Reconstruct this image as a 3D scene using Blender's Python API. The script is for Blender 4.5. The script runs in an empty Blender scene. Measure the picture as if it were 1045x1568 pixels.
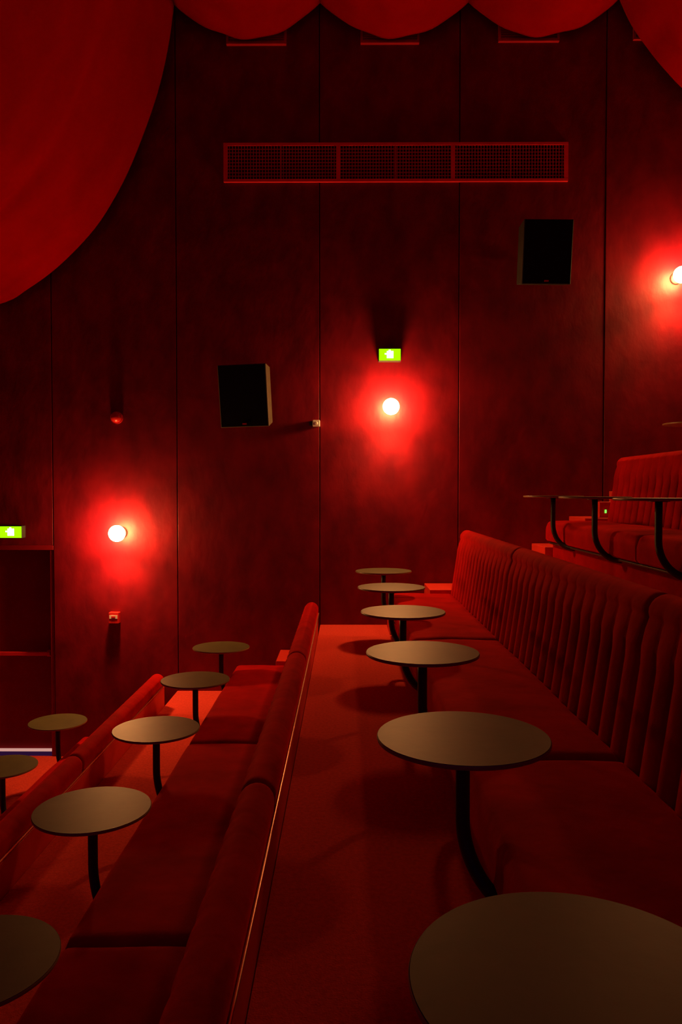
import bpy, bmesh, math
from mathutils import Vector, Matrix
sc = bpy.context.scene
try:
    sc.view_settings.view_transform = 'Standard'
    sc.view_settings.look = 'None'
except Exception as e:
    print(e)
EYE = 1.34      # eye height above the main tier floor
YW = 7.7        # distance of the side wall
PITCH_X, RISE = 1.44, 0.67

# ------------------------------------------------------------ materials
def newmat(name):
    m = bpy.data.materials.new(name); m.use_nodes = True
    nt = m.node_tree; b = nt.nodes['Principled BSDF']
    return m, nt, b
def noise_mat(name, c1, c2, scale, rough=0.8, bump=0.2, bscale=None, sheen=0, spec=0.3, metal=0, detail=6, stretch=None, bdist=0.01, sheen_tint=(1,.02,.008,1), ramp=(.3,.7)):
    m, nt, b = newmat(name)
    tc = nt.nodes.new('ShaderNodeTexCoord')
    src = tc.outputs['Object']
    if stretch:
        mp = nt.nodes.new('ShaderNodeMapping'); mp.inputs['Scale'].default_value = stretch
        nt.links.new(src, mp.inputs['Vector']); src = mp.outputs['Vector']
    n = nt.nodes.new('ShaderNodeTexNoise'); n.inputs['Scale'].default_value = scale; n.inputs['Detail'].default_value = detail
    nt.links.new(src, n.inputs['Vector'])
    r = nt.nodes.new('ShaderNodeValToRGB')
    r.color_ramp.elements[0].position = ramp[0]; r.color_ramp.elements[1].position = ramp[1]
    r.color_ramp.elements[0].color = (*c1, 1); r.color_ramp.elements[1].color = (*c2, 1)
    nt.links.new(n.outputs['Fac'], r.inputs['Fac']); nt.links.new(r.outputs['Color'], b.inputs['Base Color'])
    b.inputs['Roughness'].default_value = rough; b.inputs['Metallic'].default_value = metal
    b.inputs['Specular IOR Level'].default_value = spec
    if sheen:
        b.inputs['Sheen Weight'].default_value = sheen; b.inputs['Sheen Tint'].default_value = sheen_tint
        b.inputs['Sheen Roughness'].default_value = .4
    if bump:
        n2 = nt.nodes.new('ShaderNodeTexNoise'); n2.inputs['Scale'].default_value = bscale or scale*4; n2.inputs['Detail'].default_value = 8
        nt.links.new(src, n2.inputs['Vector'])
        bp = nt.nodes.new('ShaderNodeBump'); bp.inputs['Strength'].default_value = bump; bp.inputs['Distance'].default_value = bdist
        nt.links.new(n2.outputs['Fac'], bp.inputs['Height']); nt.links.new(bp.outputs['Normal'], b.inputs['Normal'])
    return m
def emis(name, col, s):
    m = bpy.data.materials.new(name); m.use_nodes = True; nt = m.node_tree
    nt.nodes.remove(nt.nodes['Principled BSDF'])
    e = nt.nodes.new('ShaderNodeEmission'); e.inputs['Color'].default_value = (*col, 1); e.inputs['Strength'].default_value = s
    nt.links.new(e.outputs[0], nt.nodes['Material Output'].inputs['Surface'])
    return m
M_wall = noise_mat('wall_red_velour', (.135,.0018,.010), (.225,.0034,.012), 4.0, rough=.5, bump=.55, bscale=8, spec=.24, bdist=.009, detail=10, ramp=(.32,.68), stretch=(1.35,1,.8))
M_gap = noise_mat('wall_gap_dark', (.02,.001,.001), (.03,.001,.001), 5, rough=.9, bump=0)
M_fab = noise_mat('ceiling_fabric_red', (.38,.0005,.001), (.46,.0007,.001), 3, rough=.8, bump=.15, bscale=2.2, sheen=.1, spec=.02, bdist=.04)
M_velvet = noise_mat('sofa_velvet_red', (.29,.0032,.005), (.48,.0052,.006), 5, rough=.85, bump=.35, bscale=14, sheen=.6, spec=.03, bdist=.01)
M_carpet = noise_mat('carpet_red', (.58,.052,.036), (.76,.072,.048), 60, rough=.95, bump=.6, bscale=160, sheen=.3, spec=.05, bdist=.006)
M_wood = noise_mat('red_painted_wood', (.60,.025,.015), (.70,.035,.02), 6, rough=.5, bump=.1, spec=.3)
M_top = noise_mat('table_top_bronze', (.072,.063,.026), (.098,.085,.034), 7, rough=.47, bump=.04, bscale=40, spec=.34)
M_edge = noise_mat('table_edge', (.28,.17,.08), (.34,.20,.09), 8, rough=.4, bump=0, spec=.5)
M_black = noise_mat('black_powder_metal', (.012,.012,.014), (.02,.02,.022), 12, rough=.45, bump=.05, spec=.5)
M_cab = noise_mat('speaker_cabinet', (.035,.03,.025), (.05,.045,.035), 12, rough=.6, bump=.05, spec=.4)
M_cab_lit = noise_mat('speaker_cabinet_lit', (.10,.08,.05), (.14,.11,.07), 12, rough=.5, bump=.05, spec=.5)  # paler cabinet copy: lamplight on the left speaker's side put into the colour
M_grille = noise_mat('speaker_grille', (.004,.005,.008), (.007,.008,.012), 80, rough=.8, bump=.3, bscale=200, spec=.1)
M_ventf = noise_mat('vent_frame_red', (.80,.02,.03), (.9,.03,.04), 8, rough=.5, bump=0, spec=.3)
M_ventm = noise_mat('vent_mesh_red', (.5,.012,.025), (.6,.018,.03), 8, rough=.5, bump=0, spec=.3)
M_piping = noise_mat('metal_strip', (1,.55,.40), (1,.6,.45), 8, rough=.32, bump=0, spec=.6, metal=1)
M_white = noise_mat('white_plastic', (.75,.72,.7), (.8,.78,.75), 8, rough=.4, bump=0)
M_redpl = noise_mat('red_plastic', (.6,.02,.02), (.65,.02,.02), 8, rough=.3, bump=0, spec=.5)
M_door = noise_mat('door_dark_red', (.24,.003,.010), (.30,.004,.010), 3, rough=.6, bump=.1, spec=.2)
M_bulb = emis('lamp_globe_glow', (1,.42,.12), 265)
M_green = emis('exit_sign_green', (.30,1,.0), 1.6)
M_signw = emis('exit_sign_white', (.9,1,.45), 4)
M_led = emis('led_green', (.1,1,.05), 3)
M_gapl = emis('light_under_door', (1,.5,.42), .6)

# ------------------------------------------------------------ helpers
def link(o): sc.collection.objects.link(o); return o
def empty(name, loc=(0,0,0), rot=(0,0,0)):
    e = bpy.data.objects.new(name, None); e.location = loc; e.rotation_euler = rot; e.empty_display_size = .1
    return link(e)
def mesh_obj(name, verts, faces, mats, parent=None, midx=None, smooth=False):
    me = bpy.data.meshes.new(name); me.from_pydata([tuple(v) for v in verts], [], faces)
    for m in (mats if isinstance(mats, (list, tuple)) else [mats]): me.materials.append(m)
    if midx:
        for p, i in zip(me.polygons, midx): p.material_index = i
    bm = bmesh.new(); bm.from_mesh(me); bmesh.ops.recalc_face_normals(bm, faces=bm.faces); bm.to_mesh(me); bm.free()
    if smooth:
        for p in me.polygons: p.use_smooth = True
    o = bpy.data.objects.new(name, me); link(o)
    if parent: o.parent = parent
    return o
def boxes(name, blist, mats, parent=None, bevel=0, seg=3, smooth=True):
    V=[];F=[];MI=[]
    for b in blist:
        x0,x1,y0,y1,z0,z1 = b[:6]; mi = b[6] if len(b)>6 else 0
        s=len(V)
        V += [(x0,y0,z0),(x1,y0,z0),(x1,y1,z0),(x0,y1,z0),(x0,y0,z1),(x1,y0,z1),(x1,y1,z1),(x0,y1,z1)]
        F += [[s+i for i in f] for f in ((0,3,2,1),(4,5,6,7),(0,1,5,4),(1,2,6,5),(2,3,7,6),(3,0,4,7))]
        MI += [mi]*6
    o = mesh_obj(name, V, F, mats, parent, MI)
    if bevel:
        m = o.modifiers.new('bevel','BEVEL'); m.width=bevel; m.segments=seg; m.limit_method='ANGLE'; m.harden_normals=True
        if smooth:
            for p in o.data.polygons: p.use_smooth=True
    return o
def lathe(name, prof, n, mat, parent=None, axis='z', loc=(0,0,0), smooth=True):
    V=[];F=[]
    k=len(prof)
    for i in range(n):
        a=2*math.pi*i/n
        for r,h in prof:
            p=(r*math.cos(a), r*math.sin(a), h)
            if axis=='y': p=(p[0], -p[2], p[1])   # h measured towards -y
            V.append((p[0]+loc[0],p[1]+loc[1],p[2]+loc[2]))
    for i in range(n):
        j=(i+1)%n
        for q in range(k-1):
            F.append([i*k+q, j*k+q, j*k+q+1, i*k+q+1])
    o=mesh_obj(name,V,F,mat,parent)
    bm=bmesh.new(); bm.from_mesh(o.data); bmesh.ops.remove_doubles(bm,verts=bm.verts,dist=1e-5)
    bmesh.ops.recalc_face_normals(bm,faces=bm.faces); bm.to_mesh(o.data); bm.free()
    if smooth:
        for p in o.data.polygons: p.use_smooth=True
        m=o.modifiers.new('es','EDGE_SPLIT'); m.split_angle=math.radians(40)
    return o
def tube(name, pts, r, mat, parent=None, n=14):
    V=[];F=[]
    pts=[Vector(p) for p in pts]
    up=Vector((0,1,0.0))
    for i,p in enumerate(pts):
        t=(pts[min(i+1,len(pts)-1)]-pts[max(i-1,0)]).normalized()
        u=up if abs(t.dot(up))<.9 else Vector((1,0,0))
        a=t.cross(u).normalized(); b=t.cross(a).normalized()
        if i and a.dot(pa)<0: a,b=-a,-b
        pa=a
        for k in range(n):
            w=2*math.pi*k/n
            V.append(p+a*r*math.cos(w)+b*r*math.sin(w))
    for i in range(len(pts)-1):
        for k in range(n):
            F.append([i*n+k,i*n+(k+1)%n,(i+1)*n+(k+1)%n,(i+1)*n+k])
    F.append(list(range(n))[::-1]); F.append([(len(pts)-1)*n+k for k in range(n)])
    return mesh_obj(name,V,F,mat,parent,smooth=True)
def wx(px, d=YW): return (px-529)*d/1180
def wz(py, d=YW): return EYE-(py-752)*d/1180

# ------------------------------------------------------------ room shell
FY0=-2.6
fl=[]
for k in range(-2,3):
    x0=1.19+PITCH_X*(k-1); x1=1.19+PITCH_X*k
    if k==-2: x0=-6.2
    if k==2: x1=7.0
    fl.append((x0,x1,FY0,YW+.02,-2.2,RISE*k))
boxes('floor', fl, M_carpet)
ed=[-2.93,-1.68,-.255,1.13,2.57,4.0,5.5,7.0]
off=[0,0,.0,.006,.012,0,0]
pl=[]
for i in range(7):
    pl.append((ed[i]+.004,ed[i+1]-.004,YW-off[i],YW+.06,-2.2,6.9,0))
pl.append((-4.5,-2.934,YW,YW+.06,wz(835),6.9,0))
pl.append((-6.2,-4.51,YW,YW+.06,-2.2,6.9,0))
o=boxes('wall_back', pl, [M_wall], bevel=.004, seg=2)
boxes('wall_back_core', [(-6.3,-4.5,YW+.06,YW+.3,-2.2,6.9),(-2.93,7.1,YW+.06,YW+.3,-2.2,6.9),(-4.5,-2.93,YW+.06,YW+.3,wz(835),6.9)], M_gap)
boxes('wall_left', [(-6.4,-6.2,FY0,YW+.3,-2.2,6.9)], M_wall)
boxes('wall_right', [(7.0,7.2,FY0,YW+.3,-2.2,6.9)], M_wall)
boxes('ceiling', [(-6.4,7.2,FY0,YW+.3,6.9,7.0)], M_gap)

# door recess with double leaf and push bar
zd=wz(835)
d=empty('door_1',(-3.715,YW+.2,-1.34))
boxes('leaf_left',[(-.77,-.004,-.02,.03,.012,zd+1.34-.06)],M_door,d,bevel=.004)
boxes('leaf_right',[(.004,.77,-.02,.03,.012,zd+1.34-.06)],M_door,d,bevel=.004)
boxes('frame',[(-.785,.785,-.2,.05,zd+1.34-.05,zd+1.34-.001),(.745,.784,-.19,-.03,0,zd+1.34-.05),(-.784,-.745,-.19,-.03,0,zd+1.34-.05)],M_door,d,bevel=.004)
boxes('push_bar',[(.06,.70,-.10,-.07,1.0,1.04),(.08,.12,-.08,-.02,.99,1.05),(.66,.70,-.08,-.02,.99,1.05),(-.70,-.06,-.10,-.07,1.0,1.04),(-.12,-.08,-.08,-.02,.99,1.05),(-.70,-.66,-.08,-.02,.99,1.05)],M_ventf,d,bevel=.006)
boxes('door_leak_glow',[(-.74,.74,-.06,-.03,.004,.026)],M_gapl,d)  # glowing strip standing in for light leaking under the door

# ------------------------------------------------------------ draped ceiling fabric
def catmull(P, n=10):
    out=[]
    for i in range(len(P)-1):
        p0=P[max(i-1,0)];p1=P[i];p2=P[i+1];p3=P[min(i+2,len(P)-1)]
        for s in range(n):
            t=s/n
            out.append(tuple(.5*((2*p1[a])+(-p0[a]+p2[a])*t+(2*p0[a]-5*p1[a]+4*p2[a]-p3[a])*t*t+(-p0[a]+3*p1[a]-3*p2[a]+p3[a])*t**3) for a in (0,1)))
    out.append(P[-1]); return out
DF=7.6
left=[(-600,20),(-560,200),(-450,380),(-300,480),(-150,500),(0,465),(50,438),(100,401),(150,349),(185,294),(215,230),(245,150),(262,80),(271,18)]
right=[(940,12),(958,50),(980,80),(1010,118),(1045,150),(1110,190),(1200,210),(1300,190),(1400,100),(1430,12)]
def scal(a,b,ya,yb,sag,n=24):
    r=[]
    for i in range(n+1):
        t=i/n; r.append((a+(b-a)*t, ya+(yb-ya)*t+sag*(1-abs(2*t-1)**2.1)))
    return r
secs=[catmull(left,6), scal(271,491,18,16,51), scal(491,714,16,16,51), scal(714,940,16,12,52), catmull(right,6)]
fe=empty('draped_ceiling_fabric')
ys=[]
y=DF
while y>-2.4:
    ys.append(y); y-=.05
for si,S in enumerate(secs):
    V=[];F=[]
    for yy in ys:
        ph=(DF-yy)/1.42
        f=ph-math.floor(ph); edge=min(f,1-f)
        p=min(1,(edge*2))**.45
        for j,(px,py) in enumerate(S):
            t=j/(len(S)-1); m=math.sin(math.pi*t)
            X=(px-529)*DF/1180; Z=EYE-(py-752)*DF/1180
            pk=math.exp(-edge*7)*math.sin(60*t+2*math.sin(5*t+si)+math.floor(ph+.5)*2)*.012*(0 if ph<.3 else 1)
            wob=.012*math.sin(9*t+yy*3.1+si)+.01*math.sin(23*t-yy*1.7)+.008*math.sin(yy*17+6*math.sin(4*t+yy))
            V.append((X, yy, Z-(.16*p*m if si in(0,4) else .04*p*m)+(wob+pk)*m))
    k=len(S)
    for i in range(len(ys)-1):
        for j in range(k-1):
            F.append([i*k+j,i*k+j+1,(i+1)*k+j+1,(i+1)*k+j])
    o=mesh_obj('swag_%d'%(si+1),V,F,M_fab,fe,smooth=True)
    s=o.modifiers.new('sol','SOLIDIFY'); s.thickness=.008

# ------------------------------------------------------------ banquette sofas
SEAMS=[7.15,4.92,2.72,.5,-1.72]
def sofa(k):
    e=empty('banquette_sofa',(PITCH_X*k,0,RISE*k))
    prof=[]
    for i in range(9):
        t=i/8; prof.append((.985+.075*t,.36+.50*t, 1.0 if t<.85 else .5))
    cx,cz,r=1.128,.918,.062
    for i in range(13):
        a=math.radians(200-(200+10)*i/12)
        prof.append((cx+r*math.cos(a), cz+r*math.sin(a), .14 if i<3 else 0.03))
    prof.append((1.185,.86,0)); prof.append((1.15,.80,0)); prof.append((1.13,.36,0))
    for s in range(len(SEAMS)-1):
        y1=SEAMS[s]-.004; y0=SEAMS[s+1]+.004; L=y1-y0
        nr=16; n=nr*12
        V=[];F=[]
        for i in range(n+1):
            v=i/n; yy=y0+L*v
            dend=min(v,1-v)*L
            sh=max(0,1-dend/.03); sh=.018*(1-math.sqrt(max(0,1-sh*sh)))
            rb=abs(math.sin(math.pi*v*nr))**.5
            for (x,z,m) in prof:
                if z<.86 and x<1.1: nx,nz=-1,.14
                else:
                    l=math.hypot(x-cx,z-cz) or 1; nx,nz=(x-cx)/l,(z-cz)/l
                dd=.036*rb*m - sh - .020*(1 if m==1 else 0)
                V.append((x+nx*dd, yy, z+nz*dd))
        kk=len(prof)
        for i in range(n):
            for j in range(kk-1):
                F.append([i*kk+j,i*kk+j+1,(i+1)*kk+j+1,(i+1)*kk+j])
        F.append([j for j in range(kk)]); F.append([n*kk+j for j in range(kk)][::-1])
        mesh_obj('back_cushion_%d'%(s+1),V,F,M_velvet,e,smooth=True).modifiers.new('es','EDGE_SPLIT').split_angle=math.radians(75)
        V=[];F=[]
        nx_,ny_=22,60
        x0,x1=.42,1.0; z0,z1=.21,.40
        rr=.045
        def edge(u,Lh):
            dd=Lh-abs(u)
            return 0 if dd>rr else rr-math.sqrt(max(0,rr*rr-(rr-dd)**2))
        def samp(n,a,b):
            out=[]
            for i in range(n+1):
                t=i/n; out.append(a+(b-a)*(.5-.5*math.cos(math.pi*t))*.5+(b-a)*t*.5)
            return out
        X=samp(nx_,x0,x1); Y=samp(ny_,y0,y1)
        hx=(x1-x0)/2; hy=L/2; mx=(x0+x1)/2; my=(y0+y1)/2
        for yy in Y:
            for x in X:
                dr=edge(x-mx,hx)+edge(yy-my,hy)
                crown=.012*(1-((x-mx)/hx)**2)*(1-((yy-my)/hy)**6)
                crease=.0035*math.sin(7*yy+3*x+k)*math.sin(11*x+2*yy)
                V.append((x,yy,z1-min(dr,.08)+crown-.006+crease))
        W=nx_+1
        for i in range(ny_):
            for j in range(nx_):
                F.append([i*W+j,i*W+j+1,(i+1)*W+j+1,(i+1)*W+j])
        border=[(0*W+j) for j in range(W)]+[(i*W+nx_) for i in range(1,ny_+1)]+[(ny_*W+j) for j in range(nx_-1,-1,-1)]+[(i*W) for i in range(ny_-1,0,-1)]
        b0=len(V)
        for idx in border:
            x,yy,z=V[idx]; V.append((x,yy,z0+.02))
        b1=len(V)
        for idx in border:
            x,yy,z=V[idx]; V.append((mx+(x-mx)*.95,my+(yy-my)*.99,z0))
        nb=len(border)
        for q in range(nb):
            F.append([border[q],border[(q+1)%nb],b0+(q+1)%nb,b0+q])
            F.append([b0+q,b0+(q+1)%nb,b1+(q+1)%nb,b1+q])
        F.append([b1+q for q in range(nb)])
        mesh_obj('seat_cushion_%d'%(s+1),V,F,M_velvet,e,smooth=True)
    boxes('plinth',[(.485,1.10,SEAMS[-1],7.14,0.0,.21)],M_velvet,e,bevel=.005)
    boxes('back_panel',[(1.128,1.186,SEAMS[-1],7.16,.0,.85)],M_wood,e,bevel=.004)
    tube('edge_strip',[(1.192,SEAMS[-1],.872),(1.192,3,.872),(1.192,7.15,.872)],.006,M_piping,e)
    tube('front_rail',[(.455,SEAMS[-1],.195),(.455,7.12,.195)],.012,M_black,e)
for k in (-2,-1,0,1,2): sofa(k)

# ------------------------------------------------------------ tables
def table(X,Y,k):
    e=empty('cafe_table',(X,Y,RISE*k))
    h=.63
    lathe('table_top',[(0,h-.014),(.243,h-.014),(.249,h-.011),(.25,h-.007),(.25,h-.003),(.2485,h)],96,M_edge,e)
    lathe('table_top_surface',[(0,h+.001),(.2475,h+.001),(.2480,h-.002)],96,M_top,e,smooth=False)
    lathe('mount_plate',[(0,h-.020),(.06,h-.020),(.06,h-.014)],28,M_black,e)
    pts=[(0,0,h-.018),(0,0,h-.1),(0,0,h-.24)]
    for i in range(1,13):
        a=math.pi/2*i/12
        q=1-math.cos(a)
        pts.append((.12*q,-.13*q,h-.24-.20*math.sin(a)))
    pts.append((.141,-.15,h-.441))
    tube('curved_leg',pts,.021,M_black,e)
for Y in (1.1,2.22,3.39,4.54,5.70,6.86): table(.342,Y,0)
for Y in (1.1,2.22,3.31,4.44,5.61,6.79): table(-1.10,Y,-1)
for Y in (3.45,4.56,5.68,6.79): table(-2.56,Y,-2)
for Y in (2.2,3.27,4.38,5.50,6.6): table(1.78,Y,1)
for Y in (5.0,6.1,7.2): table(3.22,Y,2)

# ------------------------------------------------------------ side steps near the wall
for k in (-1,0,1):
    e=empty('side_steps',(PITCH_X*k,0,RISE*k))
    boxes('low_step',[(.42,.79,7.17,YW-.015,0,.15)],M_wood,e,bevel=.006)
    boxes('high_step',[(.79,1.12,7.17,YW-.015,0,.42)],M_wood,e,bevel=.006)

# ------------------------------------------------------------ wall lamps
def lamp(px,py):
    X=wx(px,7.55); Z=wz(py,7.55)
    e=empty('globe_wall_lamp',(X,YW,Z))
    lathe('back_plate',[(0,.0),(.06,.0),(.06,.02),(.05,.028),(0,.028)],40,M_black,e,axis='y',loc=(0,-.002,0))
    lathe('neck',[(0,.028),(.022,.028),(.022,.055),(.035,.06),(.035,.076),(0,.076)],28,M_black,e,axis='y')
    prof=[]
    for i in range(25):
        a=math.pi*i/24
        prof.append((max(0,.08*math.sin(a)), .150-.08*math.cos(a)))
    lathe('globe',prof,40,M_bulb,e,axis='y')
    # spot added below the globe to strengthen its downward light on the wall
    L=bpy.data.lights.new('added_down_spot','SPOT'); L.energy=48; L.color=(1,.42,.12); L.spot_size=math.radians(145); L.spot_blend=1; L.shadow_soft_size=.03
    lo=bpy.data.objects.new('added_down_spot',L); link(lo); lo.parent=e
    lo.location=(0,-.20,-.13)
    lo.rotation_euler=(math.radians(-8),0,0)
for p in ((178,817),(599,623),(1040,424)): lamp(*p)

# ------------------------------------------------------------ exit signs
def exit_sign(px,py):
    X=wx(px,7.6); Z=wz(py,7.6)
    e=empty('exit_sign',(X,YW,Z))
    boxes('housing',[(-.11,.11,-.09,0,-.06,.062)],M_cab,e,bevel=.004)
    boxes('lit_face',[(-.106,.106,-.096,-.091,-.056,.056)],M_green,e)
    boxes('pictogram',[(-.03,.035,-.099,-.0965,-.035,.035),(-.012,.008,-.099,-.0965,.034,.047),(-.05,-.03,-.099,-.0965,.0,.014)],M_signw,e)
exit_sign(597,544); exit_sign(14,815)

# ------------------------------------------------------------ speakers
def speaker(px,py,yaw,roll,side):
    dd=7.36
    X=wx(px,dd); Z=wz(py,dd)
    e=empty('wall_speaker',(X,dd,Z),(math.radians(8),math.radians(roll),math.radians(yaw)))
    w,h,D=.235,.30,.24
    V=[(-w,0,-h*.98),(w,0,-h*.98),(w,0,h),(-w,0,h),(-w*.97,D,-h*.9),(w*.97,D,-h*.9),(w*.97,D,h*.9),(-w*.97,D,h*.9)]
    F=[(0,1,2,3),(4,7,6,5),(0,4,5,1),(1,5,6,2),(2,6,7,3),(3,7,4,0)]
    o=mesh_obj('cabinet',V,F,side,e); b=o.modifiers.new('b','BEVEL'); b.width=.006; b.segments=2
    boxes('grille',[(-w+.008,w-.008,-.008,-.001,-h+.014,h-.008)],M_grille,e,bevel=.003)
    boxes('badge',[(-.02,.02,-.012,-.009,-h+.03,-h+.045)],M_ventm,e)
    boxes('bracket',[(-.04,.04,D-.01,D+.06,-.05,.05)],M_black,e,bevel=.004)
speaker(373,607,-5,-1.5,M_cab_lit); speaker(836,390,1,0.2,M_cab)

# ------------------------------------------------------------ long vent grille
x0,x1=wx(345),wx(865); z1,z0=wz(227),wz(285)
e=empty('ventilation_grille',(0,YW,0))
fr=.026
L=[(x0,x1,-.03,0,z1-fr,z1),(x0,x1,-.03,0,z0,z0+fr)]
L2=[]
for i in range(7):
    xc=x0+(x1-x0)*i/6; hw=.020 if i%2==0 else .006
    if i in(0,6): xc+= hw if i==0 else -hw
    (L if i%2==0 else L2).append((xc-hw,xc+hw,-.029 if i%2==0 else -.026,0,z0+fr,z1-fr))
boxes('frame',L,M_ventf,e)
boxes('stiffeners',L2,M_ventm,e)
boxes('recess',[(x0+.01,x1-.01,-.006,0,z0+.01,z1-.01)],M_gap,e)
L=[]
nz=10
for i in range(1,nz):
    z=z0+fr+(z1-z0-2*fr)*i/nz; L.append((x0+.03,x1-.03,-.02,-.012,z-.0045,z+.0045))
n=115
for i in range(1,n):
    x=x0+(x1-x0)*i/n; L.append((x-.004,x+.004,-.023,-.015,z0+fr,z1-fr))
boxes('mesh_bars',L,M_ventm,e)
for a,b,t in ((350,440,81),(552,640,80),(759,850,78),(961,1050,76)):
    e=empty('small_vent',(wx((a+b)/2),YW,wz(t)))
    w=(b-a)/2*YW/1180
    boxes('frame',[(-w,w,-.04,0,0,.022),(-w,w,-.04,0,.16,.182),(-w,-w+.022,-.04,0,.022,.16),(w-.022,w,-.04,0,.022,.16)],M_ventm,e)
    boxes('louvres',[(-w+.022,w-.022,-.03,-.012,.026+i*.022,.042+i*.022) for i in range(6)],M_ventm,e)

# ------------------------------------------------------------ small wall devices
e=empty('alarm_sounder',(wx(180),YW,wz(640)))
lathe('base',[(0,0),(.06,0),(.06,.03),(0,.03)],32,M_redpl,e,axis='y',loc=(0,-.001,0))
lathe('dome',[(.052,.03),(.05,.05),(.04,.072),(.022,.086),(0,.09)],32,M_redpl,e,axis='y')
e=empty('motion_sensor',(wx(485),YW,wz(649)))
boxes('body',[(-.035,.035,-.06,0,-.032,.032)],M_white,e,bevel=.006)
boxes('side_bracket',[(-.07,-.035,-.03,0,-.02,.02)],M_black,e,bevel=.003)
lathe('lens',[(0,.068),(.012,.066),(.016,.06)],20,M_white,e,axis='y')
e=empty('fire_call_point',(wx(175),YW,wz(945)))
boxes('body',[(-.05,.05,-.07,0,-.06,.05)],M_redpl,e,bevel=.005)
boxes('label',[(-.04,.04,-.074,-.071,-.01,.025)],M_white,e)
boxes('button',[(-.02,.02,-.077,-.0745,.0,.015)],M_redpl,e)
e=empty('floor_power_box',(2.47,7.25,RISE+.42))
boxes('body',[(-.08,.08,0,.12,0,.15)],M_wood,e,bevel=.006)
boxes('led',[(-.03,-.015,-.006,-.0005,.045,.075)],M_led,e)

# ------------------------------------------------------------ ambient + camera
w=bpy.data.worlds.new('world'); sc.world=w; w.use_nodes=True
w.node_tree.nodes['Background'].inputs[0].default_value=(.5,.10,.7,1)
w.node_tree.nodes['Background'].inputs[1].default_value=.04
cam=bpy.data.cameras.new('camera'); co=bpy.data.objects.new('camera',cam); link(co)
cam.sensor_fit='VERTICAL'; cam.sensor_height=36; cam.lens=1180/1568*36; cam.clip_start=.02
co.location=(0,0,EYE); co.rotation_euler=(math.radians(90-1.55),0,math.radians(.315))
sc.camera=co
